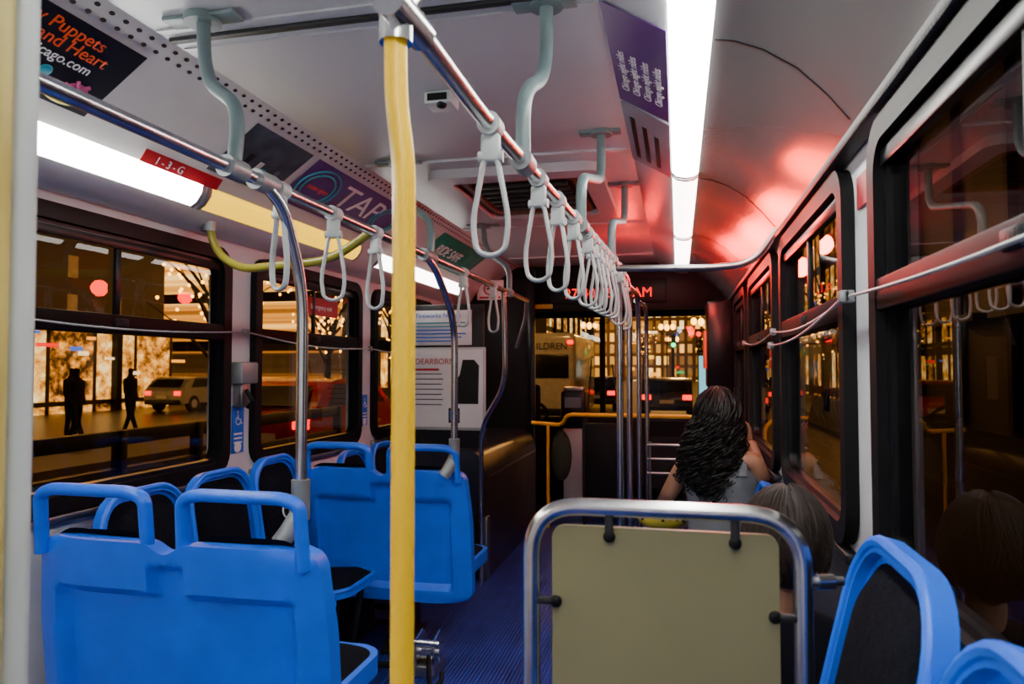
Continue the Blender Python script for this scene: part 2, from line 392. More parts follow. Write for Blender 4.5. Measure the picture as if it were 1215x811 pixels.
b.add(sweep_g(fillet([(-1.90, 2.60, 2.0), (-1.86, 2.60, 1.88), (-1.72, 2.56, 1.80), (-1.25, 2.42, 1.80), (XLR, 2.34, ZR)], .1), .0165), YELG)
clampg(b, (-1.90, 2.60, 1.99), 'z', .03, .04)
b.build()
RP = [(-.36, .9, ZR), (-.363, 1.32, ZR), (-.345, 1.79, ZR), (-.317, 2.45, ZR), (-.285, 3.2, ZR)]
def railx(y):
    for (a, c) in zip(RP, RP[1:]):
        if y <= c[1]: t = (y-a[1])/(c[1]-a[1]); return a[0]+(c[0]-a[0])*t
    return -.275
b = B('grab_rail')
b.add(sweep_g(fillet(RP+[(-.272, 3.42, ZR-.0), (-.272, 3.46, ZR-.18), (-.272, 3.46, 0)], .12, 9), .0165), STEEL)
for i, (yb, px) in enumerate(((4.0, -.262), (4.75, -.25), (5.6, -.235))):
    b.add(sweep_g(fillet([(-.28, yb-.62, ZR-.01*i), (px, yb-.08, ZR-.01), (px, yb, ZR-.2), (px, yb, 0)], .16, 9), .0165), STEEL)
for y, yt in ((1.63, 1.83), (2.42, 2.9), (3.2, 3.75)):
    x = railx(y)
    b.add(sweep_g(fillet([(x, y, ZR), (x, y, ZR+.17), (x+.02, yt, ZR+.28), (x+.02, yt, ZC)], .16, 9), .018), GREYP)
    b.add(cyl_g((x+.02, yt, ZC-.02), (x+.02, yt, ZC-.001), .045), GREYP); clampg(b, (x, y, ZR), 'y', .027, .07)
    b.add(box_g(x-.07, x+.1, yt-.03, yt+.03, ZC-.014, ZC-.001, .004), GREYP)
b.add(sweep_g(fillet([(-.28, 3.3, 1.86), (.15, 3.28, 1.845), (.33, 3.26, 1.86), (.42, 3.22, 2.0)], .1), .016), STEELD)
for y in (4.0, 4.75, 5.6): b.add(cyl_g((-.27, y, 0), (-.27+.02, y, .02), .04), CASTG)
b.build()
b = B('yellow_grab_pole')
b.add(sweep_g(fillet([(-.374, .905, 1.88), (-.372, .905, 1.76), (-.360, .905, 1.68), (-.358, .905, 0)], .06), .0158, 28), YEL)
b.add(cyl_g((-.358, .905, 0), (-.358, .905, .02), .045), CASTG)
b.add(sweep_g(fillet([(-.373, .905, 1.845), (-.373, .905, 1.90), (-.368, .93, 1.93)], .03), .0235), STEEL)
b.add(cyl_g((-.366, .86, ZR), (-.362, .97, ZR), .0235), STEEL)
b.add(sweep_g([(-.366, .88, ZR), (-.366, .88, ZC)], .018), STEEL)
b.build()
b = B('cream_grab_pole')
b.add(cyl_g((-.682, .585, 0), (-.690, .585, ZC), .022, 24), CREAM); b.add(cyl_g((-.672, .62, 0), (-.685, .62, ZC), .014, 20), GREYW)
b.add(cyl_g((-.672, .59, 0), (-.672, .59, .02), .05), CASTG); b.build()
# ------------------------------------------------------------------ hand straps
def strap(x, y, z, rot, s=1.0):
    b = B('hand_strap'); M = T((x, y, z)) @ Matrix.Rotation(rot, 4, 'Z') @ Matrix.Scale(s, 4)
    b.add(cyl_g((0, -.022, 0), (0, .022, 0), .0235), GREYW, True, T((x, y, z)))
    b.add(box_g(-.02, .02, -.012, .012, -.075, -.018, .006), GREYW, True, M)
    b.add(cyl_g((-.026, 0, -.066), (.026, 0, -.066), .012), GREYW, True, M)
    L = [(-.014, 0, -.07), (-.038, 0, -.20), (-.03, 0, -.262), (0, 0, -.275), (.03, 0, -.262), (.038, 0, -.20), (.014, 0, -.07)]
    b.add(sweep_g(fillet(L, .03, 6, True), .0058, 10, True, flat=1.5), GREYW, True, M)
    b.build()
for i, y in enumerate((1.37, 1.79, 2.03, 2.28, 2.55, 2.68, 2.81, 2.94, 3.07, 3.18)): strap(railx(y), y, ZR, random.uniform(-.5, .5) if i else .1, .96)
for y in (3.55, 3.75, 3.95): strap(-.272, y-.15, ZR-.005, random.uniform(-.5, .5))
for y in (1.74, 2.05, 2.37, 3.45, 4.05): strap(XLR, y, ZR, random.uniform(-.5, .3))
# ------------------------------------------------------------------ seats
def pad_g(loop, bulge, steps=5):
    L = [Vector((p[0], p[1], 0)) for p in loop]; N = len(L); c = sum(L, V(0, 0, 0))/N; vs = []; fs = []
    for s in range(steps+1):
        t = s/steps; k = 1-t*.9; h = bulge*math.sqrt(1-(1-t)**2) if t < 1 else bulge
        for p in L: q = c+(p-c)*k; vs.append(V(q.x, q.y, h))
    for s in range(steps):
        for i in range(N): j = (i+1) % N; fs.append([s*N+i, s*N+j, (s+1)*N+j, (s+1)*N+i])
    fs.append([steps*N+i for i in range(N)]); return vs, fs
def symbol(b, M, s, m):
    b.add(sweep_g([(.0+.25*s*math.cos(a), -.15*s+.25*s*math.sin(a), 0) for a in [math.radians(k) for k in range(110, 391, 14)]], .035*s, 6), m, True, M)
    b.add(sweep_g([(-.05*s, .28*s, 0), (-.02*s, -.05*s, 0), (.22*s, -.05*s, 0), (.32*s, -.35*s, 0), (.4*s, -.32*s, 0)], .04*s, 6), m, True, M)
    b.add(ell_g((-.05*s, .42*s, 0), .07*s, .07*s, .02*s), m, True, M)
def side_seat(x, yc, rot, zt, zs, sym=False, w=.42, base=True, ln=.09, yaw=0.0):
    b = B('bus_seat'); M = T((x, yc, 0)) @ Matrix.Rotation(rot+yaw, 4, 'Z')
    h = zt-zs+.03; lean = math.atan2(ln, h)
    F = M @ frameM((0, .0, zs-.03+h/2), (-1, 0, 0), (0, -math.sin(lean), math.cos(lean)))
    o = rrect(w, h, [.13, .13, .05, .05], 8); i = rrect(w-.055, h-.055, [.105, .105, .04, .04], 8)
    b.add(ring_g([V(p[0], p[1], .005) for p in o], [V(p[0], p[1], .005) for p in i], (0, 0, .02)), BLUE, True, F)
    ring = [V(p[0]*.955, p[1]*.965, .022) for p in o]
    b.add(sweep_g(ring, .011, 8, True), BLUE, True, F)
    b.add(pad_g(i, .04), FAB, True, F)
    b.add(prism_g([V(p[0], p[1], -.006) for p in o], (0, 0, .012)), BLUE, True, F)
    o2 = rrect(w, .42, [.09, .09, .05, .05], 8)
    P = M @ T((0, .22, zs-.05)) @ Matrix.Rotation(math.radians(4), 4, 'X')
    b.add(prism_g([V(p[0], p[1], -.01) for p in o2], (0, 0, .03)), BLUE, True, P)
    b.add(sweep_g([V(p[0]*.97, p[1]*.97, .02) for p in o2], .011, 8, True), BLUE, True, P)
    b.add(pad_g([(p[0]*.93, p[1]*.93) for p in o2], .04), FAB, True, P @ T((0, 0, .02)))
    if base:
        b.add(box_g(-w/2+.03, w/2-.03, .0, .10, .12, zs-.06, .01), DARK, True, M)
        for sx in (-.12, .12): b.add(sweep_g(fillet([(sx, .36, zs-.07), (sx, .30, .02), (sx, .05, .02)], .08), .016), DARK, True, M)
    if sym: symbol(b, F @ T((.0, .04, .045)), .12, WHITE)
    return b.build()
RL = -math.pi/2; RRt = math.pi/2
side_seat(-1.80, 2.16, RL, .99, .47); side_seat(-1.80, 2.59, RL, .99, .47)
side_seat(-1.80, 3.00, RL, 1.0, .47, sym=True, w=.38)
side_seat(-1.80, 3.82, RL, .94, .45, w=.38); side_seat(-1.80, 4.24, RL, .94, .45, w=.38)
side_seat(.275, 1.17, RRt, 1.135, .62, ln=.13); side_seat(.275, .72, RRt, 1.13, .62, ln=.13)
side_seat(.34, 1.88, RRt, .70, .40, w=.40)
side_seat(.34, 3.30, RRt, .90, .45, w=.40); side_seat(.34, 3.74, RRt, .90, .45, w=.40); side_seat(.34, 4.18, RRt, .90, .45, w=.40)
def double_seat(x0, x1, yb, zb, zt, zh, zs, leg=.18):
    b = B('double_bus_seat'); W = x1-x0; cx = (x0+x1)/2; nu, nv = 60, 44; vs = []; fs = []
    def sst(a, c, t): t = max(0, min(1, (t-a)/(c-a))); return t*t*(3-2*t)
    for side in (0, 1):
        for j in range(nv+1):
            v = j/nv
            for i in range(nu+1):
                u = 2*i/nu-1
                ztop = zt-.028*math.exp(-(u/.1)**2)
                z = zb+(ztop-zb)*v; r = .06; hw = W/2-.02*sst(.55, 1, v)
                if z > zt-r: hw -= r-math.sqrt(max(0, r*r-(z-zt+r)**2))
                if z < zb+r: hw -= r-math.sqrt(max(0, r*r-(zb+r-z)**2))
                x = cx+u*hw
                y = yb-.07*v+.04*abs(u)**6
                if side == 0:
                    dx = W/2-abs(x-cx)
                    rec = sst(.085, .105, dx)*(1-sst(zt-.16, zt-.135, z))*sst(zb+.05, zb+.09, z)
                    ctr = sst(.0, .02, .06-abs(x-cx))*sst(zt-.20, zt-.18, z)*(1-sst(zt-.08, zt-.06, z))
                    y += .036*max(rec, ctr)
                else: y += .055
                vs.append(V(x, y, z))
    n1 = (nu+1)*(nv+1)
    for s in (0, 1):
        for j in range(nv):
            for i in range(nu):
                a = s*n1+j*(nu+1)+i; fs.append([a, a+1, a+nu+2, a+nu+1])
    for i in range(nu):
        a = i; fs.append([a, a+1, n1+a+1, n1+a]); a = nv*(nu+1)+i; fs.append([a, a+1, n1+a+1, n1+a])
    for j in range(nv):
        a = j*(nu+1); c = a+nu+1; fs.append([a, c, n1+c, n1+a]); a += nu; c = a+nu+1; fs.append([a, c, n1+c, n1+a])
    b.add((vs, fs), BLUE)
    for (f0, f1) in ((.045, .43), (.55, .94)):
        a = x0+W*f0; c = x0+W*f1; y = yb-.055
        pts = [(a, y+.01, zt-.05), (a+.004, y-.005, zh-.02), (a+.05, y-.01, zh-.004), (c-.05, y-.01, zh-.004), (c-.004, y-.005, zh-.02), (c, y+.01, zt-.05)]
        b.add(sweep_g(fillet(pts, .05, 6), .0175, 14, flat=1.2), BLUE)
        cxx = (a+c)/2
        F = frameM((cxx, yb+.005, zt-.18), (-1, 0, 0), (0, -.12, 1)); o = rrect(.36, .40, [.09, .09, .04, .04], 8)
        b.add(pad_g(o, .04), FAB, True, F)
        P = T((cxx, yb+.24, zs))
        o2 = rrect(.41, .42, [.09, .09, .05, .05], 8)
        b.add(prism_g([V(p[0], p[1], -.05) for p in o2], (0, 0, .06)), BLUE, True, P); b.add(pad_g([(p[0]*.9, p[1]*.9) for p in o2], .03), FAB, True, P @ T((0, 0, .01)))
    for xx in (x0+.18, x1-leg):
        b.add(box_g(xx-.03, xx+.03, yb+.08, yb+.4, .02, zs-.06, .01), DARK)
        b.add(box_g(xx-.05, xx+.05, yb+.04, yb+.44, 0, .03, .008), DARK)
    return b.build()
double_seat(-1.82, -.90, 1.76, .28, .925, 1.065, .49)
double_seat(-1.83, -.965, 3.29, .28, .915, 1.03, .45, leg=.42)
# ------------------------------------------------------------------ privacy panel foreground
b = B('modesty_panel')
xa, xb, yp, zt = -.242, .185, 1.19, 1.172
b.add(sweep_g(fillet([(xa, yp, 0), (xa, yp, zt), (xb, yp, zt-.0), (xb, yp, 0)], .085, 10), .0145, 18), STEEL)
o = [V((xa+xb)/2+p[0], yp+.004, (.35+zt-.033)/2+p[1]) for p in rrect(xb-xa-.068, zt-.033-.35, .02)]
b.add(prism_g(o, (0, .012, 0)), BEIGE, False)
for x in (xa+.13, xb-.10):
    b.add(sweep_g([(x, yp+.0, zt), (x, yp-.006, zt-.02), (x, yp-.006, zt-.045)], .007, flat=.5), DARK); b.add(ell_g((x, yp-.006, zt-.046), .010, .005, .010), BLACK)
for x, sx in ((xa, 1), (xb, -1)):
    b.add(box_g(min(x, x+sx*.045), max(x, x+sx*.045), yp-.010, yp+.004, zt-.162, zt-.150, .004), DARK); b.add(ell_g((x+sx*.042, yp-.006, zt-.156), .010, .006, .010), BLACK)
b.add(cyl_g((xb, yp, zt-.10), (xb+.06, yp+.015, zt-.10), .007), STEELD); b.add(cyl_g((xb+.02, yp+.003, zt-.10), (xb+.045, yp+.01, zt-.10), .012), STEEL)
b.add(cyl_g((xa, yp, 0), (xa, yp, .02), .035), CASTG); b.add(cyl_g((xb, yp, 0), (xb, yp, .02), .035), CASTG)
b.build()
b = B('wheelchair_tie_down'); M = T((-1.13, 3.14, 0))
b.add(box_g(-.05, .05, -.02, .14, 0, .05, .01), STEELD, True, M)
for sx in (-.042, .042): b.add(prism_g([V(sx-.004, y, z) for y, z in ((-.03, .02), (.12, .02), (.12, .12), (.07, .19), (-.01, .17))], (.008, 0, 0)), STEEL, True, M)
b.add(cyl_g((-.06, .05, .10), (.06, .05, .10), .042), STEEL, True, M); b.add(cyl_g((-.065, .0, .15), (.065, .0, .15), .016), STEEL, True, M)
b.add(sweep_g(fillet([(.02, -.02, .10), (.05, -.10, .05), (.08, -.16, .02), (.12, -.14, .04), (.11, -.10, .07)], .03), .011), BLACK, True, M)
b.add(sweep_g(fillet([(-.04, .04, .03), (-.3, .02, .02), (-.62, -.02, .02)], .1), .016, flat=.5), DARK, True, M)
b.build()
# ------------------------------------------------------------------ left pillar equipment and signs
def bluesign(y, z, w, h):
    b = B('wheelchair_sign'); M = frameM((XL+.004, y, z), (0, 1, 0), (0, 0, 1))
    b.add(box_g(-w/2, w/2, -h/2, h/2, 0, .003), SKYB, False, M); symbol(b, M @ T((0, h*.22, .004)), w*.8, WHITE)
    for i in range(3): b.add(box_g(-w*.35, w*.35, -h*.12-i*.02, -h*.12-i*.02+.008, .003, .004), WHITE, False, M)
    b.add(ell_g((0, -h*.38, .003), w*.3, w*.3, .002), WHITE, True, M); b.build()
bluesign(2.965, 1.12, .09, .22); bluesign(4.345, 1.13, .08, .2)
b = B('securement_box'); b.add(box_g(XL, XL+.07, 2.90, 3.03, 1.33, 1.43, .01), CASTG); b.add(box_g(XL, XL+.05, 2.93, 3.00, 1.22, 1.34, .008), STEELD); b.add(sweep_g([(XL+.05, 2.96, 1.3), (XL+.09, 2.95, 1.25), (XL+.06, 2.96, 1.22)], .01), BLACK); b.build()
def cord(b, x, pts):
    out = []
    for (a, c) in zip(pts, pts[1:]):
        for k in range(12): t = k/12; out.append((x, a[0]+(c[0]-a[0])*t, a[1]+(c[1]-a[1])*t-.03*math.sin(math.pi*t)))
    out.append((x, *pts[-1])); b.add(sweep_g(out, .004, 6), GREYW)
    for p in pts: b.add(box_g(x-.012, x+.012, p[0]-.015, p[0]+.015, p[1]-.015, p[1]+.015, .004), CASTG)
b = B('pull_cord'); cord(b, XL+.045, [(.0, 1.58), (1.45, 1.575), (2.96, 1.57), (4.34, 1.53), (5.9, 1.53)]); b.build()
b = B('pull_cord'); cord(b, XR-.045, [(.0, 1.60), (1.88, 1.575), (3.31, 1.56), (4.7, 1.56)])
cord(b, XR-.055, [(1.88, 1.575), (3.31, 1.50)]); b.build()
b = B('red_notice_sign'); b.add(box_g(XR-.006, XR-.001, 1.79, 1.95, 1.80, 1.88), ADR, False); b.build()
b = B('red_notice_sign'); b.add(box_g(XR-.006, XR-.001, 3.24, 3.38, 1.78, 1.86), ADR, False); b.build()
b = B('emergency_exit_sign'); b.add(box_g(XL+.003, XL+.01, 3.6, 3.95, 1.70, 1.80), ADR, False)
b.add(text_g('Emergency exit', .04, frameM((XL+.012, 3.62, 1.735), (0, 1, 0), (0, 0, 1))), WHITE, False); b.build()
# ------------------------------------------------------------------ wheel housing, poster board, partition
b = B('wheel_housing_cabinet')
prof = [(-1.995, .0), (-1.25, .0), (-1.25, .70), (-1.29, .81), (-1.36, .86), (-1.995, .86)]
b.add(prism_g([V(x+.004, 4.62, z) for x, z in prof], (0, 1.70, 0)), CABS, False)
b.add(box_g(-1.262, -1.235, 4.605, 4.68, 0, .42, .005), STEELD)
b.add(box_g(-1.25, -1.242, 4.7, 6.3, .66, .68, .002), STEELD)
b.build()
b = B('notice_board')
yb = 4.70
b.add(box_g(-1.93, -1.29, yb, yb+.04, .86, 1.84, .008), DARK)
b.add(box_g(-1.79, -1.37, yb-.012, yb, 1.56, 1.80, .003), WHITE)
b.add(box_g(-1.80, -1.27, yb-.014, yb, .98, 1.545, .004), GREYW); b.add(box_g(-1.785, -1.29, yb-.017, yb-.012, 1.0, 1.53), WHITE, False)
M = frameM((-1.77, yb-.018, 1.74), (1, 0, 0), (0, 0, 1))
b.add(text_g('Fireworks Notice', .045, M @ T((0, .01, 0))), SKYB, False)
for i in range(6): b.add(box_g(0, .36-.03*(i % 3), -.03-.025*i, -.022-.025*i, -.004, .001), TEAL if i < 2 else SKYB, False, M)
b.add(text_g('DEARBORN', .055, frameM((-1.775, yb-.019, 1.43), (1, 0, 0), (0, 0, 1))), ADR, False)
for i in range(7): b.add(box_g(-1.775, -1.58+.01*(i % 2), yb-.019, yb-.016, 1.36-.035*i, 1.366-.035*i), DARK, False)
b.add(box_g(-1.775, -1.6, yb-.019, yb-.016, 1.385, 1.40), ADR, False)
loop = [(-1.50, 1.16), (-1.32, 1.16), (-1.315, 1.42), (-1.35, 1.46), (-1.43, 1.46), (-1.45, 1.36), (-1.49, 1.30)]
b.add(prism_g([V(x, yb-.019, z) for x, z in loop], (0, .004, 0)), ADK, False)
b.add(box_g(-1.53, -1.45, yb-.019, yb-.016, 1.03, 1.13), ADK, False); b.add(box_g(-1.52, -1.46, yb-.020, yb-.018, 1.045, 1.115), SKYB, False)
b.build()
b = B('driver_partition')
b.add(box_g(-1.99, -1.30, 6.36, 6.42, .0, 2.2, .006), BLACK); b.add(box_g(-1.33, -1.27, 6.34, 6.44, 0, 2.30, .01), BLACKG)
b.build()
b = B('no_smoking_sign'); b.add(box_g(-1.80, -1.55, 6.335, 6.355, 2.03, 2.21, .003), WHITE)
M = frameM((-1.675, 6.333, 2.13), (1, 0, 0), (0, 0, 1))
b.add(sweep_g([(.055*math.cos(k*math.pi/12), .055*math.sin(k*math.pi/12), 0) for k in range(24)], .007, 6, True), ADR, True, M)
b.add(cyl_g((-.04, .04, 0), (.04, -.04, 0), .006, 6), ADR, True, M); b.add(box_g(-.035, .035, -.006, .006, -.002, .001), ADK, False, M)
b.add(box_g(-.1, .1, -.09, -.07, -.001, .001), ADR, False, M); b.build()
b = B('led_message_sign')
b.add(box_g(-1.98, .40, 6.60, 6.72, 1.94, 2.36, .01), BLACK)
b.add(box_g(-1.15, -.10, 6.57, 6.60, 2.0, 2.22, .008), BLACK)
b.add(text_g('27/40/05', .125, frameM((-1.02, 6.565, 2.05), (1, 0, 0), (0, 0, 1)), ext=.002), LED, False)
b.add(text_g('AM', .125, frameM((-.40, 6.565, 2.05), (1, 0, 0), (0, 0, 1)), ext=.002), LED, False)
b.add(box_g(-1.33, -1.14, 6.585, 6.60, 1.96, 2.0), YPR, False); b.build()
b = B('dashboard')
b.add(prism_g([V(-1.96, y, z) for y, z in [(7.35, .2), (7.35, .72), (7.5, .86), (7.97, .82), (7.97, .2)]], (2.0, 0, 0)), DARK, False)
b.add(box_g(-1.75, -1.35, 7.38, 7.42, .74, .86, .01), BLACK); b.build()
b = B('steering_wheel'); Mx = T((-1.5, 7.08, .97)) @ Matrix.Rotation(math.radians(-35), 4, 'X')
b.add(sweep_g([(.22*math.cos(k*math.pi/16), .22*math.sin(k*math.pi/16), 0) for k in range(32)], .016, 8, True), BLACK, True, Mx)
b.add(cyl_g((-.21, 0, 0), (.21, 0, 0), .014, 8), BLACK, True, Mx); b.add(cyl_g((0, 0, -.33), (0, 0, .01), .03), BLACK, True, Mx); b.build()
b = B('driver_seat'); b.add(box_g(-1.75, -1.27, 6.6, 6.72, .55, 1.25, .04, 3), FAB); b.add(box_g(-1.75, -1.27, 6.6, 7.05, .42, .56, .04, 3), FAB); b.add(box_g(-1.62, -1.38, 6.7, 6.95, 0, .43, .02), DARK); b.build()
b = B('farebox')
b.add(box_g(-1.10, -.88, 6.95, 7.15, .0, .82, .015), GREYW); b.add(box_g(-1.12, -.88, 6.93, 7.16, .82, 1.18, .02), BLACKG); b.add(box_g(-1.08, -.92, 6.92, 6.935, 1.02, 1.12), GREYP, False); b.add(box_g(-1.10, -.90, 6.98, 7.12, 1.18, 1.22, .01), STEELD); b.build()
b = B('front_modesty_panel'); b.add(box_g(-.80, -.42, 6.2, 6.23, .12, .93, .008), BLACK)
for x in (-.80, -.42): b.add(cyl_g((x, 6.215, 0), (x, 6.215, .96), .016), DARK)
b.build()
b = B('yellow_guard_rail')
b.add(sweep_g(fillet([(-1.28, 6.30, .92), (-1.0, 6.28, .90), (-.95, 6.2, 1.0), (-.2, 6.2, 1.0), (.12, 6.2, 1.0), (.22, 6.2, .93), (.22, 6.2, 0)], .06), .017), YEL)
b.add(sweep_g(fillet([(-1.13, 6.29, .91), (-1.13, 6.29, .3), (-1.13, 6.29, 0)], .05), .014), YEL); b.build()
b = B('hanging_bag'); b.add(ell_g((-1.0, 6.24, .64), .09, .05, .22), mat('olive_fabric', (.02, .035, .02), .8)); b.add(sweep_g([(-1.04, 6.22, .8), (-1.0, 6.2, .91), (-.96, 6.22, .8)], .006), BLACK); b.build()
b = B('luggage_rack_rails')
for z in (.66, .76, .86): b.add(sweep_g(fillet([(-.22, 5.2, z), (.12, 5.2, z), (.40, 5.22, z)], .05), .009), STEELD)
for x in (-.2, .12, .38): b.add(cyl_g((x, 5.2, 0), (x, 5.2, .88), .010), STEELD)
b.build()
b = B('door_1')
for y in (6.30, 6.95, 7.60): b.add(box_g(XR+.005, XR+.05, y-.03, y+.03, 0.01, 1.94, .01), BLACK)
for z in (.04, .9, 1.90): b.add(box_g(XR+.01, XR+.04, 6.28, 7.62, z-.03, z+.03, .008), BLACK)
b.add(quad_g((XR+.015, 6.3, .05), (XR+.015, 7.6, .05), (XR+.015, 7.6, 1.9), (XR+.015, 6.3, 1.9)), GLR, False); b.build()
b = B('side_equipment_box'); b.add(box_g(.22, .44, 5.80, 6.15, 1.25, 1.93, .02), BLACKG); b.add(box_g(.20, .222, 5.85, 6.1, 1.4, 1.7), ORT, False); b.build()
# ------------------------------------------------------------------ people
def skin_obj(name, pts, edges, m, parent, sub=2):
    me = bpy.data.meshes.new(name); me.from_pydata([p[0] for p in pts], edges, []); ob = bpy.data.objects.new(name, me); C.collection.objects.link(ob)
    md = ob.modifiers.new('Skin', 'SKIN'); md.use_smooth_shade = True
    sv = me.skin_vertices[0].data
    for i, p in enumerate(pts): sv[i].radius = (p[1], p[2] if len(p) > 2 else p[1]); sv[i].use_root = (i == 0)
    ob.modifiers.new('Sub', 'SUBSURF').levels = sub; ob.modifiers[-1].render_levels = sub
    me.materials.append(m); ob.parent = parent; return ob
def head(parent, c, s, fwd=0.0, tilt=0.0, skin=SKIN):
    b = B('head', parent); M = T(c) @ Matrix.Rotation(fwd, 4, 'Z') @ Matrix.Rotation(tilt, 4, 'X') @ Matrix.Scale(s, 4)
    def f(p):
        q = p.copy()
        if q.z < 0: q.x *= 1-.35*(-q.z)**1.5
        if q.z < -.2 and q.y < 0: q.y *= .8
        return q
    b.add(ell_g((0, 0, 0), .074, .092, .112, 28, 20, f), skin, True, M)
    b.add(ell_g((0, .094, -.022), .012, .018, .022), skin, True, M)
    for sx in (-1, 1):
        b.add(ell_g((sx*.03, .078, .006), .013, .010, .009), EYE, True, M); b.add(ell_g((sx*.03, .086, .006), .006, .004, .006), PUP, True, M)
        b.add(ell_g((sx*.032, .084, .024), .018, .005, .003), HAIR, True, M); b.add(ell_g((sx*.076, -.002, -.008), .010, .018, .030), skin, True, M)
    b.add(ell_g((0, .082, -.055), .022, .008, .007), LIP, True, M)
    b.build()
def hand(parent, w, d, nrm, side, s=1.0):
    b = B('hand', parent); d = Vector(d).normalized(); nrm = Vector(nrm).normalized(); e = d.cross(nrm).normalized()
    M = frameM(w, e, d) @ Matrix.Scale(s, 4)
    b.add(ell_g((0, .045, 0), .038, .055, .016), SKIN, True, M)
    for k, (x, L) in enumerate(((-.028, .068), (-.0095, .078), (.0095, .072), (.028, .056))):
        b.add(sweep_g(fillet([(x, .07, 0), (x*1.1, .09+L*.3, .004), (x*1.15, .09+L*.6, -.012), (x*1.1, .09+L*.75, -.034)], .015, 4), .0085, 8, taper=lambda t: 1-.25*t), SKIN, True, M)
    b.add(sweep_g(fillet([(side*.025, .02, -.004), (side*.055, .045, -.012), (side*.058, .078, -.022)], .02, 4), .010, 8, taper=lambda t: 1-.25*t), SKIN, True, M)
    b.build()
def hair_short(parent, c, s, m, n):
    b = B('hair', parent); c = Vector(c)
    b.add(ell_g(c+V(0, -.016, .018)*s, .088*s, .098*s, .112*s, 24, 16, lambda p: V(p.x, p.y if p.y < .25 or p.z > .55 else .25, p.z)), m)
    for i in range(n):
        az = random.uniform(math.radians(165), math.radians(375)); el0 = random.uniform(.9, 1.5); el1 = -.75; pts = []
        L = random.uniform(.75, 1.0); q = 1.02+random.uniform(0, .09); ph = random.uniform(0, 6.28)
        for k in range(16):
            t = k/15; el = el0+(el1-el0)*t*L; a2 = az+.2*math.sin(7*t+ph)*t
            pts.append((c.x+math.cos(a2)*max(.5, math.cos(el))*.09*s*q if el < 0 else c.x+math.cos(a2)*math.cos(el)*.09*s*q, c.y-.014+math.sin(a2)*math.cos(el)*.10*s*q, c.z+.016+math.sin(el)*.118*s*q))
        b.add(sweep_g(pts, .004*s, 5, taper=lambda t: 1-.6*t*t), m)
    b.build()
def hair_long(parent, c, s, m, zend, n):
    b = B('hair', parent); c = Vector(c)
    b.add(ell_g(c+V(0, -.02, .018)*s, .094*s, .104*s, .116*s, 24, 16, lambda p: V(p.x, p.y if p.y < .25 or p.z > .55 else .25, p.z)), m)
    b.add(sections_g([(c+V(0, -.05, .02)*s, .088*s, .05*s), (c+V(-.01, -.075, -.08)*s, .112*s, .052*s), (c+V(-.03, -.105, -.18)*s, .122*s, .05*s), (c+V(-.045, -.13, -.28)*s, .105*s, .04*s), (c+V(-.055, -.135, -.35)*s, .05*s, .025*s)]), m)
    for i in range(n):
        az = random.uniform(math.radians(165), math.radians(375)); el0 = random.uniform(.3, 1.5); pts = []
        side = math.cos(az); back = -math.sin(az); q = random.uniform(1.04, 1.2); ph = random.uniform(0, 6.28); turns = random.uniform(4, 7); amp = random.uniform(.012, .026)
        ze = zend+abs(side)**2*.09+random.uniform(-.03, .10)
        A = []
        for k in range(8):
            el = el0*(1-k/7.0)
            A.append(V(c.x+side*math.cos(el)*.092*s*q, c.y-.02-back*math.cos(el)*.104*s*q, c.z+.018+math.sin(el)*.118*s*q))
        e0 = A[-1]; xm = c.x-.025+side*random.uniform(.11, .17)*s; ym = c.y-.075-max(0, back)*random.uniform(.03, .085)
        xe = c.x-.05+side*random.uniform(.05, .15)*s; ye = c.y-.10-max(0, back)*random.uniform(.03, .09)
        for k in range(1, 36):
            t = k/35
            x = (1-t)**2*e0.x+2*t*(1-t)*xm+t*t*xe; y = (1-t)**2*e0.y+2*t*(1-t)*ym+t*t*ye; A.append(V(x, y, e0.z+(ze-e0.z)*t))
        N = len(A)
        for k, p in enumerate(A):
            t = k/(N-1); a = amp*min(1, .15+t*1.5)
            pts.append((p.x+a*math.sin(turns*6.28*t+ph), p.y+a*math.cos(turns*6.28*t+ph), p.z))
        b.add(sweep_g(pts, .0055, 5, taper=lambda t: 1-.6*t*t), m)
    b.build()
W = empty('seated_woman')
hc = (.185, 3.64, 1.155)
skin_obj('body', [((.2, 3.62, .55), .12, .10), ((.2, 3.60, .70), .10, .085), ((.2, 3.60, .84), .125, .085), ((.2, 3.61, .955), .10, .065), ((.195, 3.63, 1.03), .042), ((.19, 3.65, 1.09), .045),
    ((.045, 3.60, .96), .055), ((-.05, 3.66, .78), .044), ((-.09, 3.88, .70), .030), ((.345, 3.56, .97), .052), ((.385, 3.58, .87), .042), ((.34, 3.70, 1.05), .030)],
    [(0, 1), (1, 2), (2, 3), (3, 4), (4, 5), (3, 6), (6, 7), (7, 8), (3, 9), (9, 10), (10, 11)], SKIN, W)
b = B('tank_top', W)
b.add(sections_g([((.2, 3.62, .50), .175, .14), ((.2, 3.61, .62), .16, .12), ((.2, 3.60, .74), .158, .115), ((.2, 3.60, .84), .175, .122), ((.2, 3.60, .90), .168, .118), ((.2, 3.605, .94), .14, .105), ((.2, 3.605, .96), .10, .09)]), TANK)
for x in (.115, .29): b.add(sweep_g(fillet([(x, 3.49, .90), (x, 3.525, .97), (x, 3.60, 1.03), (x, 3.68, .97), (x, 3.70, .89)], .04), .02, flat=.5), TANK)
b.build()
skin_obj('trousers', [((.2, 3.63, .52), .13, .11), ((.11, 3.72, .515), .085), ((.0, 4.02, .52), .068), ((-.02, 4.06, .28), .055), ((-.02, 4.08, .09), .045), ((.27, 3.74, .515), .085), ((.2, 4.08, .52), .068), ((.19, 4.12, .28), .055), ((.19, 4.14, .09), .045)],
    [(0, 1), (1, 2), (2, 3), (3, 4), (0, 5), (5, 6), (6, 7), (7, 8)], PANT, W)
b = B('shoes', W)
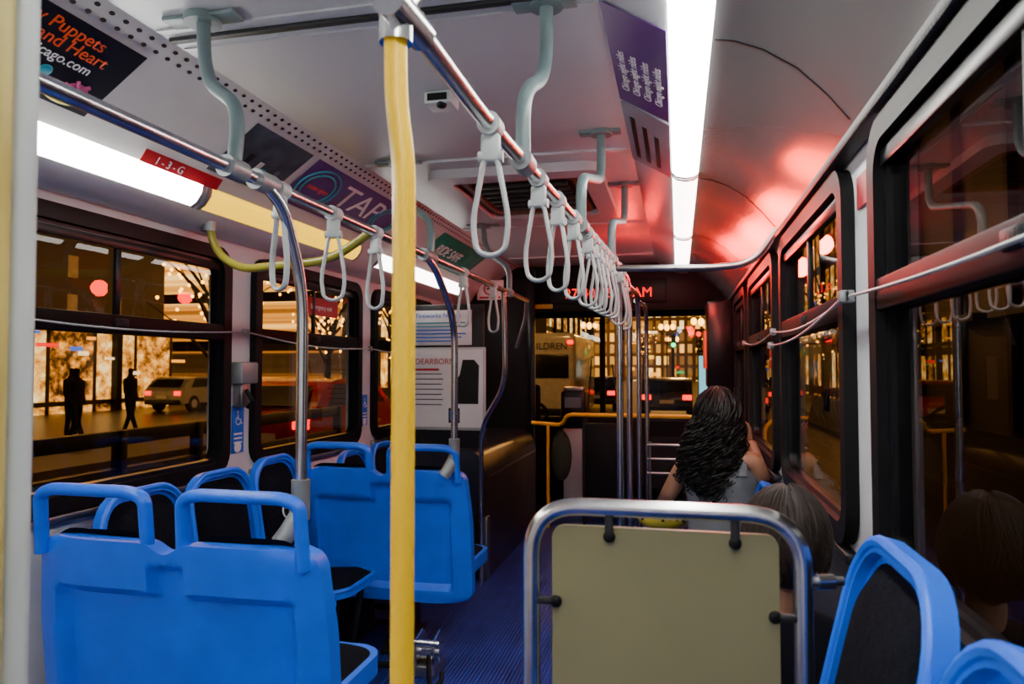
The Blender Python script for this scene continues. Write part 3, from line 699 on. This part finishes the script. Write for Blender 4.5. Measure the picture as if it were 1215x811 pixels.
for x, y in ((-.02, 4.12), (.19, 4.18)): b.add(ell_g((x, y, .045), .042, .12, .045), BLACK)
b.build()
head(W, hc, .95, .25, -.12); hair_long(W, hc, 1.0, HAIR, .79, 380)
hand(W, (-.09, 3.88, .70), (-.1, .8, -.3), (0, 0, 1), 1, .95); hand(W, (.34, 3.70, 1.05), (-.6, .3, .6), (.3, 1, .2), -1, .95)
b = B('patterned_bag'); bx = mat('yellow_black_pattern', (.5, .42, .03), .7); b.add(ell_g((-.09, 3.95, .60), .13, .09, .06), bx)
for i in range(7): b.add(sweep_g([(-.19+i*.035, 3.86+.01*abs(i-3), .60), (-.185+i*.035, 3.93, .662-.006*abs(i-3)), (-.19+i*.035, 4.01, .62)], .008), BLACK)
b.build()
P2 = empty('seated_passenger'); dx = -.02; hc2 = (.262+dx, 1.80, .985)
skin_obj('jacket', [((.25+dx, 1.92, .47), .12, .10), ((.25+dx, 1.88, .60), .11, .09), ((.255+dx, 1.83, .74), .11, .085), ((.26+dx, 1.82, .84), .055), ((.14+dx, 1.84, .76), .055), ((.08+dx, 1.95, .60), .042), ((.12+dx, 2.12, .52), .034), ((.37+dx, 1.84, .76), .055), ((.395+dx, 1.96, .60), .038), ((.34+dx, 2.12, .52), .033)],
    [(0, 1), (1, 2), (2, 3), (2, 4), (4, 5), (5, 6), (2, 7), (7, 8), (8, 9)], JACK, P2)
skin_obj('neck', [((.26+dx, 1.82, .80), .045), ((.262+dx, 1.815, .88), .042), ((.262+dx, 1.81, .93), .045)], [(0, 1), (1, 2)], SKIN, P2)
skin_obj('trousers', [((.25, 1.93, .46), .12, .10), ((.16, 2.02, .46), .075), ((.12, 2.32, .47), .06), ((.12, 2.36, .24), .05), ((.12, 2.38, .09), .04), ((.33, 2.02, .46), .07), ((.33, 2.32, .47), .058), ((.33, 2.36, .24), .05), ((.33, 2.38, .09), .04)],
    [(0, 1), (1, 2), (2, 3), (3, 4), (0, 5), (5, 6), (6, 7), (7, 8)], PANT, P2)
b = B('shoes', P2)
for x in (.12, .33): b.add(ell_g((x, 2.42, .045), .042, .12, .045), BLACK)
b.build()
head(P2, hc2, .95, 0, -.1); hair_short(P2, hc2, 1.0, HAIRB, 340)
hand(P2, (.12+dx, 2.12, .52), (.2, 1, -.1), (0, 0, 1), 1, .9); hand(P2, (.34+dx, 2.12, .52), (-.2, 1, -.1), (0, 0, 1), -1, .9)
# ------------------------------------------------------------------ outside city
ZS = -.38
b = B('street'); b.add(box_g(-60, 40, -12, 130, ZS-.1, ZS), mat('asphalt', (.018, .012, .009), .3, bump=.3, bscale=30), False); b.build()
INT = [(0, (.003, .002, .001)), (.48, (.03, .012, .002)), (.57, (.45, .14, .01)), (.66, (.95, .38, .04)), (.78, (1, .70, .25)), (.9, (.8, .85, .6))]
F1 = facade('shopfront_lights', 1, 2.3, 3.6, INT, 1.9, mortar=.10, interior=True)
F1b = facade('shop_block_lights', 1, 1.5, 2.6, INT, 2.4, mortar=.28, interior=True)
F2 = facade('office_lights_side', 1, 1.2, 1.6, [(0, (.003, .002, .001)), (.55, (.25, .10, .02)), (.75, (.75, .36, .07)), (.9, (1, .65, .25))], .8, mortar=.35)
F3 = facade('office_lights_front', 0, 1.1, 1.7, [(0, (.12, .05, .006)), (.35, (.40, .17, .02)), (.65, (.95, .42, .05)), (.88, (1, .66, .22))], 2.6, base=(.3, .18, .06), mortar=.25)
F4 = facade('dark_facade', 1, 1.6, 2.2, [(0, (.002, .0015, .001)), (.85, (.08, .03, .01)), (.95, (.4, .18, .03))], .4, mortar=.4)
def bld(x0, x1, y0, y1, h, m, side):
    b = B('building'); b.add(box_g(x0, x1, y0, y1, ZS, h), m, False)
    if side:
        xs = x1 if side > 0 else x0; y = y0
        while y < y1-4:
            b.add(box_g(min(xs, xs+side*1.0), max(xs, xs+side*1.0), y+.3, y+3.6, 2.9, 3.15), BLACK, False); b.add(box_g(min(xs, xs+side*.3), max(xs, xs+side*.3), y+3.8, y+4.1, ZS, h), BLACK, False); y += 4.4
    b.build()
bld(-34, -24.3, -6, 30, 14, F2, 0); bld(-24.2, -23.8, -4, 30, 3.0, F1, 1); bld(-30, -17, 34, 62, 18, F1b, 1); bld(-26, -12, 66, 100, 25, F1b, 1)
bld(10, 20, -6, 40, 16, F4, -1); bld(9, 20, 44, 90, 20, F1b, -1); bld(-12, 22, 105, 110, 30, F3, 0)
b = B('sidewalk'); b.add(box_g(-14.5, -10, -8, 60, ZS, ZS+.12), mat('concrete', (.03, .022, .016), .6), False); b.build()
b = B('sidewalk'); b.add(box_g(4, 7.9, -8, 90, ZS, ZS+.12), mat('concrete_b', (.03, .024, .02), .6), False); b.build()
b = B('street_guard_railing')
for z in (.30, .62, 1.0): b.add(box_g(-5.6, -5.52, -1, 11, ZS+z, ZS+z+.15, .01), BLACK)
for i in range(11): b.add(box_g(-5.62, -5.5, -1+i*1.2, -.9+i*1.2, ZS, ZS+1.15, .01), BLACK)
b.build()
WARM = mat('warm_lamp_globe', (1, .8, .4), .4, emis=(1, .42, .04), es=9); TAIL = mat('tail_light', (.5, .0, .0), .3, emis=(1, .0, .0), es=4); HEADL = mat('head_light', (1, 1, .9), .3, emis=(1, .9, .7), es=10)
GRN = mat('green_signal', (.02, .6, .3), .3, emis=(.0, 1, .25), es=5); CYAN = mat('shelter_panel', (.3, .7, .8), .3, emis=(.2, .65, .8), es=1.4)
NE = [mat('neon_amber', (1, .5, .1), .4, emis=(1, .36, .02), es=2.2), mat('neon_white', (1, .9, .7), .4, emis=(1, .72, .36), es=2.0), mat('neon_green', (.1, .8, .3), .4, emis=(.03, .6, .15), es=1.0), mat('neon_red', (1, .1, .05), .4, emis=(1, .0, .0), es=1.8), mat('neon_blue', (.1, .3, 1), .4, emis=(.06, .2, 1), es=1.0)]
NEW = NE[:2]*3+NE
def signs(x, y0, y1, n, zmin, zmax, side, k=1.0):
    b = B('shop_signs')
    for i in range(n):
        y = random.uniform(y0, y1); z = random.uniform(zmin, zmax); w = random.uniform(.2, 1.0)*k; h = random.uniform(.05, .18)*k
        b.add(box_g(min(x, x+side*.1), max(x, x+side*.1), y, y+w, z, z+h, .01), random.choice(NEW), False)
    b.build()
signs(-23.75, 0, 30, 34, .8, 2.8, 1); signs(-16.9, 35, 61, 26, .5, 5, 1, 1.4); signs(8.9, 45, 88, 30, 1, 7, -1, 1.8)
b = B('shop_signs')
for i in range(40):
    x = random.uniform(-11, 18); z = random.uniform(0, 12); w = random.uniform(.3, 1.4)
    b.add(box_g(x, x+w, 104.8, 104.95, z, z+random.uniform(.2, .6)), random.choice(NEW), False)
b.build()
def street_lamp(x, y, h, m=WARM, arms=True):
    b = B('street_lamp'); b.add(sweep_g([(x, y, ZS), (x, y, ZS+h*.5), (x, y, ZS+h)], .08, taper=lambda t: 1-.4*t), BLACK); b.add(cyl_g((x, y, ZS), (x, y, ZS+.5), .16), BLACK)
    if arms:
        b.add(sweep_g(fillet([(x-.5, y, ZS+h+.1), (x-.5, y, ZS+h-.3), (x+.5, y, ZS+h-.3), (x+.5, y, ZS+h+.1)], .2), .04), BLACK)
        for dx in (-.5, .5): b.add(ell_g((x+dx, y, ZS+h+.3), .2, .2, .26, 12, 8), m)
    b.add(ell_g((x, y, ZS+h+.25), .2, .2, .28, 12, 8), m); b.build()
for x, y, h in ((-.6, 78, 4.6), (-.9, 62, 5), (1.6, 52, 4.8), (3.2, 40, 5), (3.7, 27, 5), (-9.5, 24, 5), (-9.5, 38, 5), (-9.5, 14, 4.4), (-9.6, 7, 4.4), (-4.8, 46, 5), (-7, 58, 5)): street_lamp(x, y, h)
b = B('wall_lantern'); b.add(ell_g((3.6, 6.2, 3.2), .13, .13, .18), WARM); b.add(cyl_g((3.6, 6.2, ZS), (3.6, 6.2, 3.02), .05), BLACK); b.add(cyl_g((3.6, 6.2, 3.36), (3.6, 6.2, 3.42), .1), BLACK); b.build()
def signal(x, y, h, m):
    b = B('traffic_light'); b.add(cyl_g((x, y, ZS), (x, y, ZS+h), .07), BLACK); b.add(box_g(x-.17, x+.17, y-.15, y+.15, ZS+h-1, ZS+h, .03), BLACK)
    for i in range(3): b.add(ell_g((x, y-.15, ZS+h-.18-.32*i), .15, .05, .15, 12, 8), m if (i == 2 and m == GRN) or (i == 0 and m == TAIL) else DARK)
    b.build()
signal(2.6, 60, 4.6, GRN); signal(-3.2, 42, 4.4, TAIL); signal(-7.6, 30, 4, TAIL); signal(-.3, 50, 4.2, GRN); signal(1.2, 44, 4.0, TAIL)
def tree(x, y, h, n=80):
    b = B('street_tree'); bark = BLACK; b.add(sweep_g([(x, y, ZS), (x+.1, y, ZS+h*.5), (x, y, ZS+h*.75)], .14, 8, taper=lambda t: 1-.6*t), bark); ends = []
    for k in range(16):
        a = random.uniform(0, 6.28); z0 = ZS+h*random.uniform(.35, .7); R = random.uniform(.8, 1.8)
        p = [V(x, y, z0), V(x+math.cos(a)*R*.5, y+math.sin(a)*R*.5, z0+h*.18), V(x+math.cos(a)*R, y+math.sin(a)*R, z0+h*.3)]
        b.add(sweep_g(fillet(p, .4, 5), .05, 6, taper=lambda t: 1-.8*t), bark); ends.append(p)
    for i in range(n):
        p = random.choice(ends); t = random.random(); q = p[0].lerp(p[2], t)+V(random.uniform(-.35, .35), random.uniform(-.35, .35), random.uniform(-.2, .4))
        b.add(ell_g(q, .045, .045, .045, 6, 4), WARM)
    b.build()
for x, y, h in ((5.6, 30, 6), (5.4, 42, 6), (5.4, 56, 7), (-11.5, 16, 5), (-11.5, 22, 5.5), (-12, 29, 6), (-11.5, 44, 6), (3.0, 70, 7), (-3.5, 74, 7)): tree(x, y, h)
CG = BLACKG
def car(name, x, y, rot, paint, L=4.4, Wd=1.75, h=1.45):
    b = B(name); M = T((x, y, ZS)) @ Matrix.Rotation(rot, 4, 'Z'); k = h/1.45
    pr = [(-L/2, .35), (-L/2, .85*k), (-L/2+.15, .98*k), (-L/2+.5, 1.30*k), (-L/2+.9, 1.44*k), (.35, 1.45*k), (1.15, 1.0*k), (L/2-.2, .85*k), (L/2, .65*k), (L/2, .35)]
    Lp = fillet([(0, a, c) for a, c in pr], .12, 4, True)
    b.add(prism_g([V(-Wd/2, p.y, p.z) for p in Lp], (Wd, 0, 0)), paint, True, M)
    gl = [(-L/2+.62, 1.0*k), (-L/2+.85, 1.36*k), (.3, 1.37*k), (.92, 1.0*k)]
    for sx in (-1, 1):
        b.add(prism_g([V(sx*(Wd/2+.004), a, c) for a, c in gl], (sx*.006, 0, 0)), CG, False, M)
        for yy in (-L/2+.8, L/2-.8): b.add(cyl_g((sx*(Wd/2-.18), yy, .33), (sx*(Wd/2+.02), yy, .33), .33, 20), BLACK, True, M); b.add(cyl_g((sx*(Wd/2+.0), yy, .33), (sx*(Wd/2+.03), yy, .33), .18, 14), STEELD, True, M)
        b.add(box_g(sx*(Wd/2-.18)-.16, sx*(Wd/2-.18)+.16, -L/2-.02, -L/2+.05, .68*k, .86*k, .02), TAIL, True, M)
        b.add(box_g(sx*(Wd/2-.2)-.15, sx*(Wd/2-.2)+.15, L/2-.05, L/2+.02, .55, .7, .02), HEADL, True, M)
    b.add(prism_g([V(-Wd/2+.15, -L/2+.13, 1.02*k), V(Wd/2-.15, -L/2+.13, 1.02*k), V(Wd/2-.25, -L/2+.5, 1.32*k), V(-Wd/2+.25, -L/2+.5, 1.32*k)], (0, -.03, .02)), CG, False, M)
    b.add(box_g(-Wd/2+.05, Wd/2-.05, -L/2-.06, -L/2+.1, .3, .5, .04), CG, True, M); b.add(box_g(-.25, .25, -L/2-.07, -L/2-.05, .55, .68), WHITE, False, M)
    b.build()
RC = mat('red_car_paint', (.45, .005, .003), .2, coat=.8); WC = mat('white_car_paint', (.4, .4, .4), .25, coat=.5); DC = mat('dark_car_paint', (.02, .02, .03), .2, coat=.8)
car('red_car', -6.9, 13.2, 0, RC, h=1.6); car('white_car', -20.5, 27.5, 0, WC); car('dark_car', -3.4, 32, 0, DC); car('dark_car', -.4, 28, 0, DC); car('red_car', -6.0, 24, 0, RC); car('dark_car', 1.9, 26, 0, DC)
b = B('white_van')
b.add(box_g(-4.9, -2.95, 21, 26, ZS+.35, ZS+2.85, .18, 4), WC); b.add(box_g(-4.7, -3.15, 20.97, 21.02, ZS+1.5, ZS+2.2, .04), CG)
b.add(text_g('CHILDREN', .28, frameM((-3.85, 20.96, ZS+2.35), (1, 0, 0), (0, 0, 1)), 'CENTER'), ADK, False)
for x in (-4.75, -3.1):
    b.add(box_g(x-.1, x+.1, 20.95, 21.02, ZS+.9, ZS+1.2, .02), TAIL); b.add(box_g(x-.09, x+.09, 20.95, 21.02, ZS+2.5, ZS+2.62, .02), TAIL); b.add(cyl_g((x-.12, 21.9, ZS+.38), (x+.12, 21.9, ZS+.38), .38), BLACK)
b.add(box_g(-4.9, -2.95, 20.9, 21.05, ZS+.35, ZS+.6, .04), BLACK); b.build()
b = B('bus_shelter')
b.add(box_g(1.84, 1.9, 36, 37.4, ZS, ZS+2.6, .01), DARK)
b.add(box_g(1.0, 1.9, 36.5, 36.6, ZS+.5, ZS+2.4, .02), CYAN); b.add(box_g(.9, 3.9, 36, 37.7, ZS+2.55, ZS+2.7, .02), DARK); b.add(box_g(3.8, 3.86, 36, 37.4, ZS, ZS+2.6, .01), DARK); b.build()
def ped(x, y, m, r):
    P = empty('pedestrian'); z = ZS+.12; s = math.sin(r)
    skin_obj('body', [((x, y, z+.95), .13, .10), ((x, y, z+1.15), .12), ((x, y, z+1.38), .13, .10), ((x, y, z+1.5), .05), ((x, y, z+1.58), .06), ((x+.02, y, z+1.68), .085), ((x, y-.19, z+1.38), .05), ((x+.05, y-.24, z+1.1), .04), ((x+.12, y-.22, z+.86), .035), ((x, y+.19, z+1.38), .05), ((x-.05, y+.24, z+1.1), .04), ((x+.03, y+.22, z+.86), .035), ((x, y-.1, z+.9), .09), ((x+.1*s, y-.1, z+.5), .065), ((x-.1*s, y-.1, z+.08), .05), ((x, y+.1, z+.9), .09), ((x-.05*s, y+.1, z+.5), .065), ((x+.15*s, y+.1, z+.08), .05)],
        [(0, 1), (1, 2), (2, 3), (3, 4), (4, 5), (2, 6), (6, 7), (7, 8), (2, 9), (9, 10), (10, 11), (0, 12), (12, 13), (13, 14), (0, 15), (15, 16), (16, 17)], m, P, 1)
for x, y, r in ((-13, 10.6, .8), (-13.6, 12.4, 1.5), (-14, 14.2, .3), (-12.6, 12.9, 1.2), (-13, 11.4, .5), (-13.5, 15.5, 1)): ped(x, y, JACK, r)
# ------------------------------------------------------------------ lights
def light(name, kind, loc, e, col, size=.1):
    d = bpy.data.lights.new(name, kind); d.energy = e; d.color = col
    d.shadow_soft_size = size
    o = bpy.data.objects.new(name, d); o.location = loc
    C.collection.objects.link(o); return o
light('red_glow_fill', 'POINT', (.16, 5.4, 2.02), 11, (1, .0, .0), .06)  # added red lamps without fixtures, standing in for sign and tail-light glow
light('red_glow_fill', 'POINT', (.20, 4.5, 2.0), 13, (1, .01, .0), .06)
light('red_glow_fill', 'POINT', (.22, 3.7, 2.0), 10, (1, .02, .0), .05)
light('red_glow_fill', 'POINT', (.24, 2.9, 2.0), 5, (1, .03, .0), .05)
light('red_glow_fill', 'POINT', (-.35, 5.2, 2.2), 6, (1, .0, .0), .08)
light('sodium_street_light', 'POINT', (-9, 10, 6), 420, (1, .45, .10), .4)
light('sodium_street_light', 'POINT', (-3, 16, 6), 800, (1, .45, .10), .4)
light('sodium_street_light', 'POINT', (-16, 16, 6), 600, (1, .45, .10), .4)
light('sodium_street_light', 'POINT', (0, 40, 7), 2200, (1, .45, .10), .4)
w = bpy.data.worlds.new('night'); C.scene.world = w; w.use_nodes = True
w.node_tree.nodes['Background'].inputs[0].default_value = (.012, .006, .004, 1); w.node_tree.nodes['Background'].inputs[1].default_value = 1.0
# ------------------------------------------------------------------ camera
cam = bpy.data.cameras.new('camera'); co = bpy.data.objects.new('camera', cam); C.collection.objects.link(co)
co.location = (0, 0, 1.4); co.rotation_euler = (math.radians(92.12), 0, math.radians(13.05)); cam.sensor_width = 36; cam.lens = 25.185
cam.clip_start = .02; cam.clip_end = 500
cam.dof.use_dof = True; cam.dof.focus_distance = 2.6; cam.dof.aperture_fstop = 5.0
C.scene.camera = co
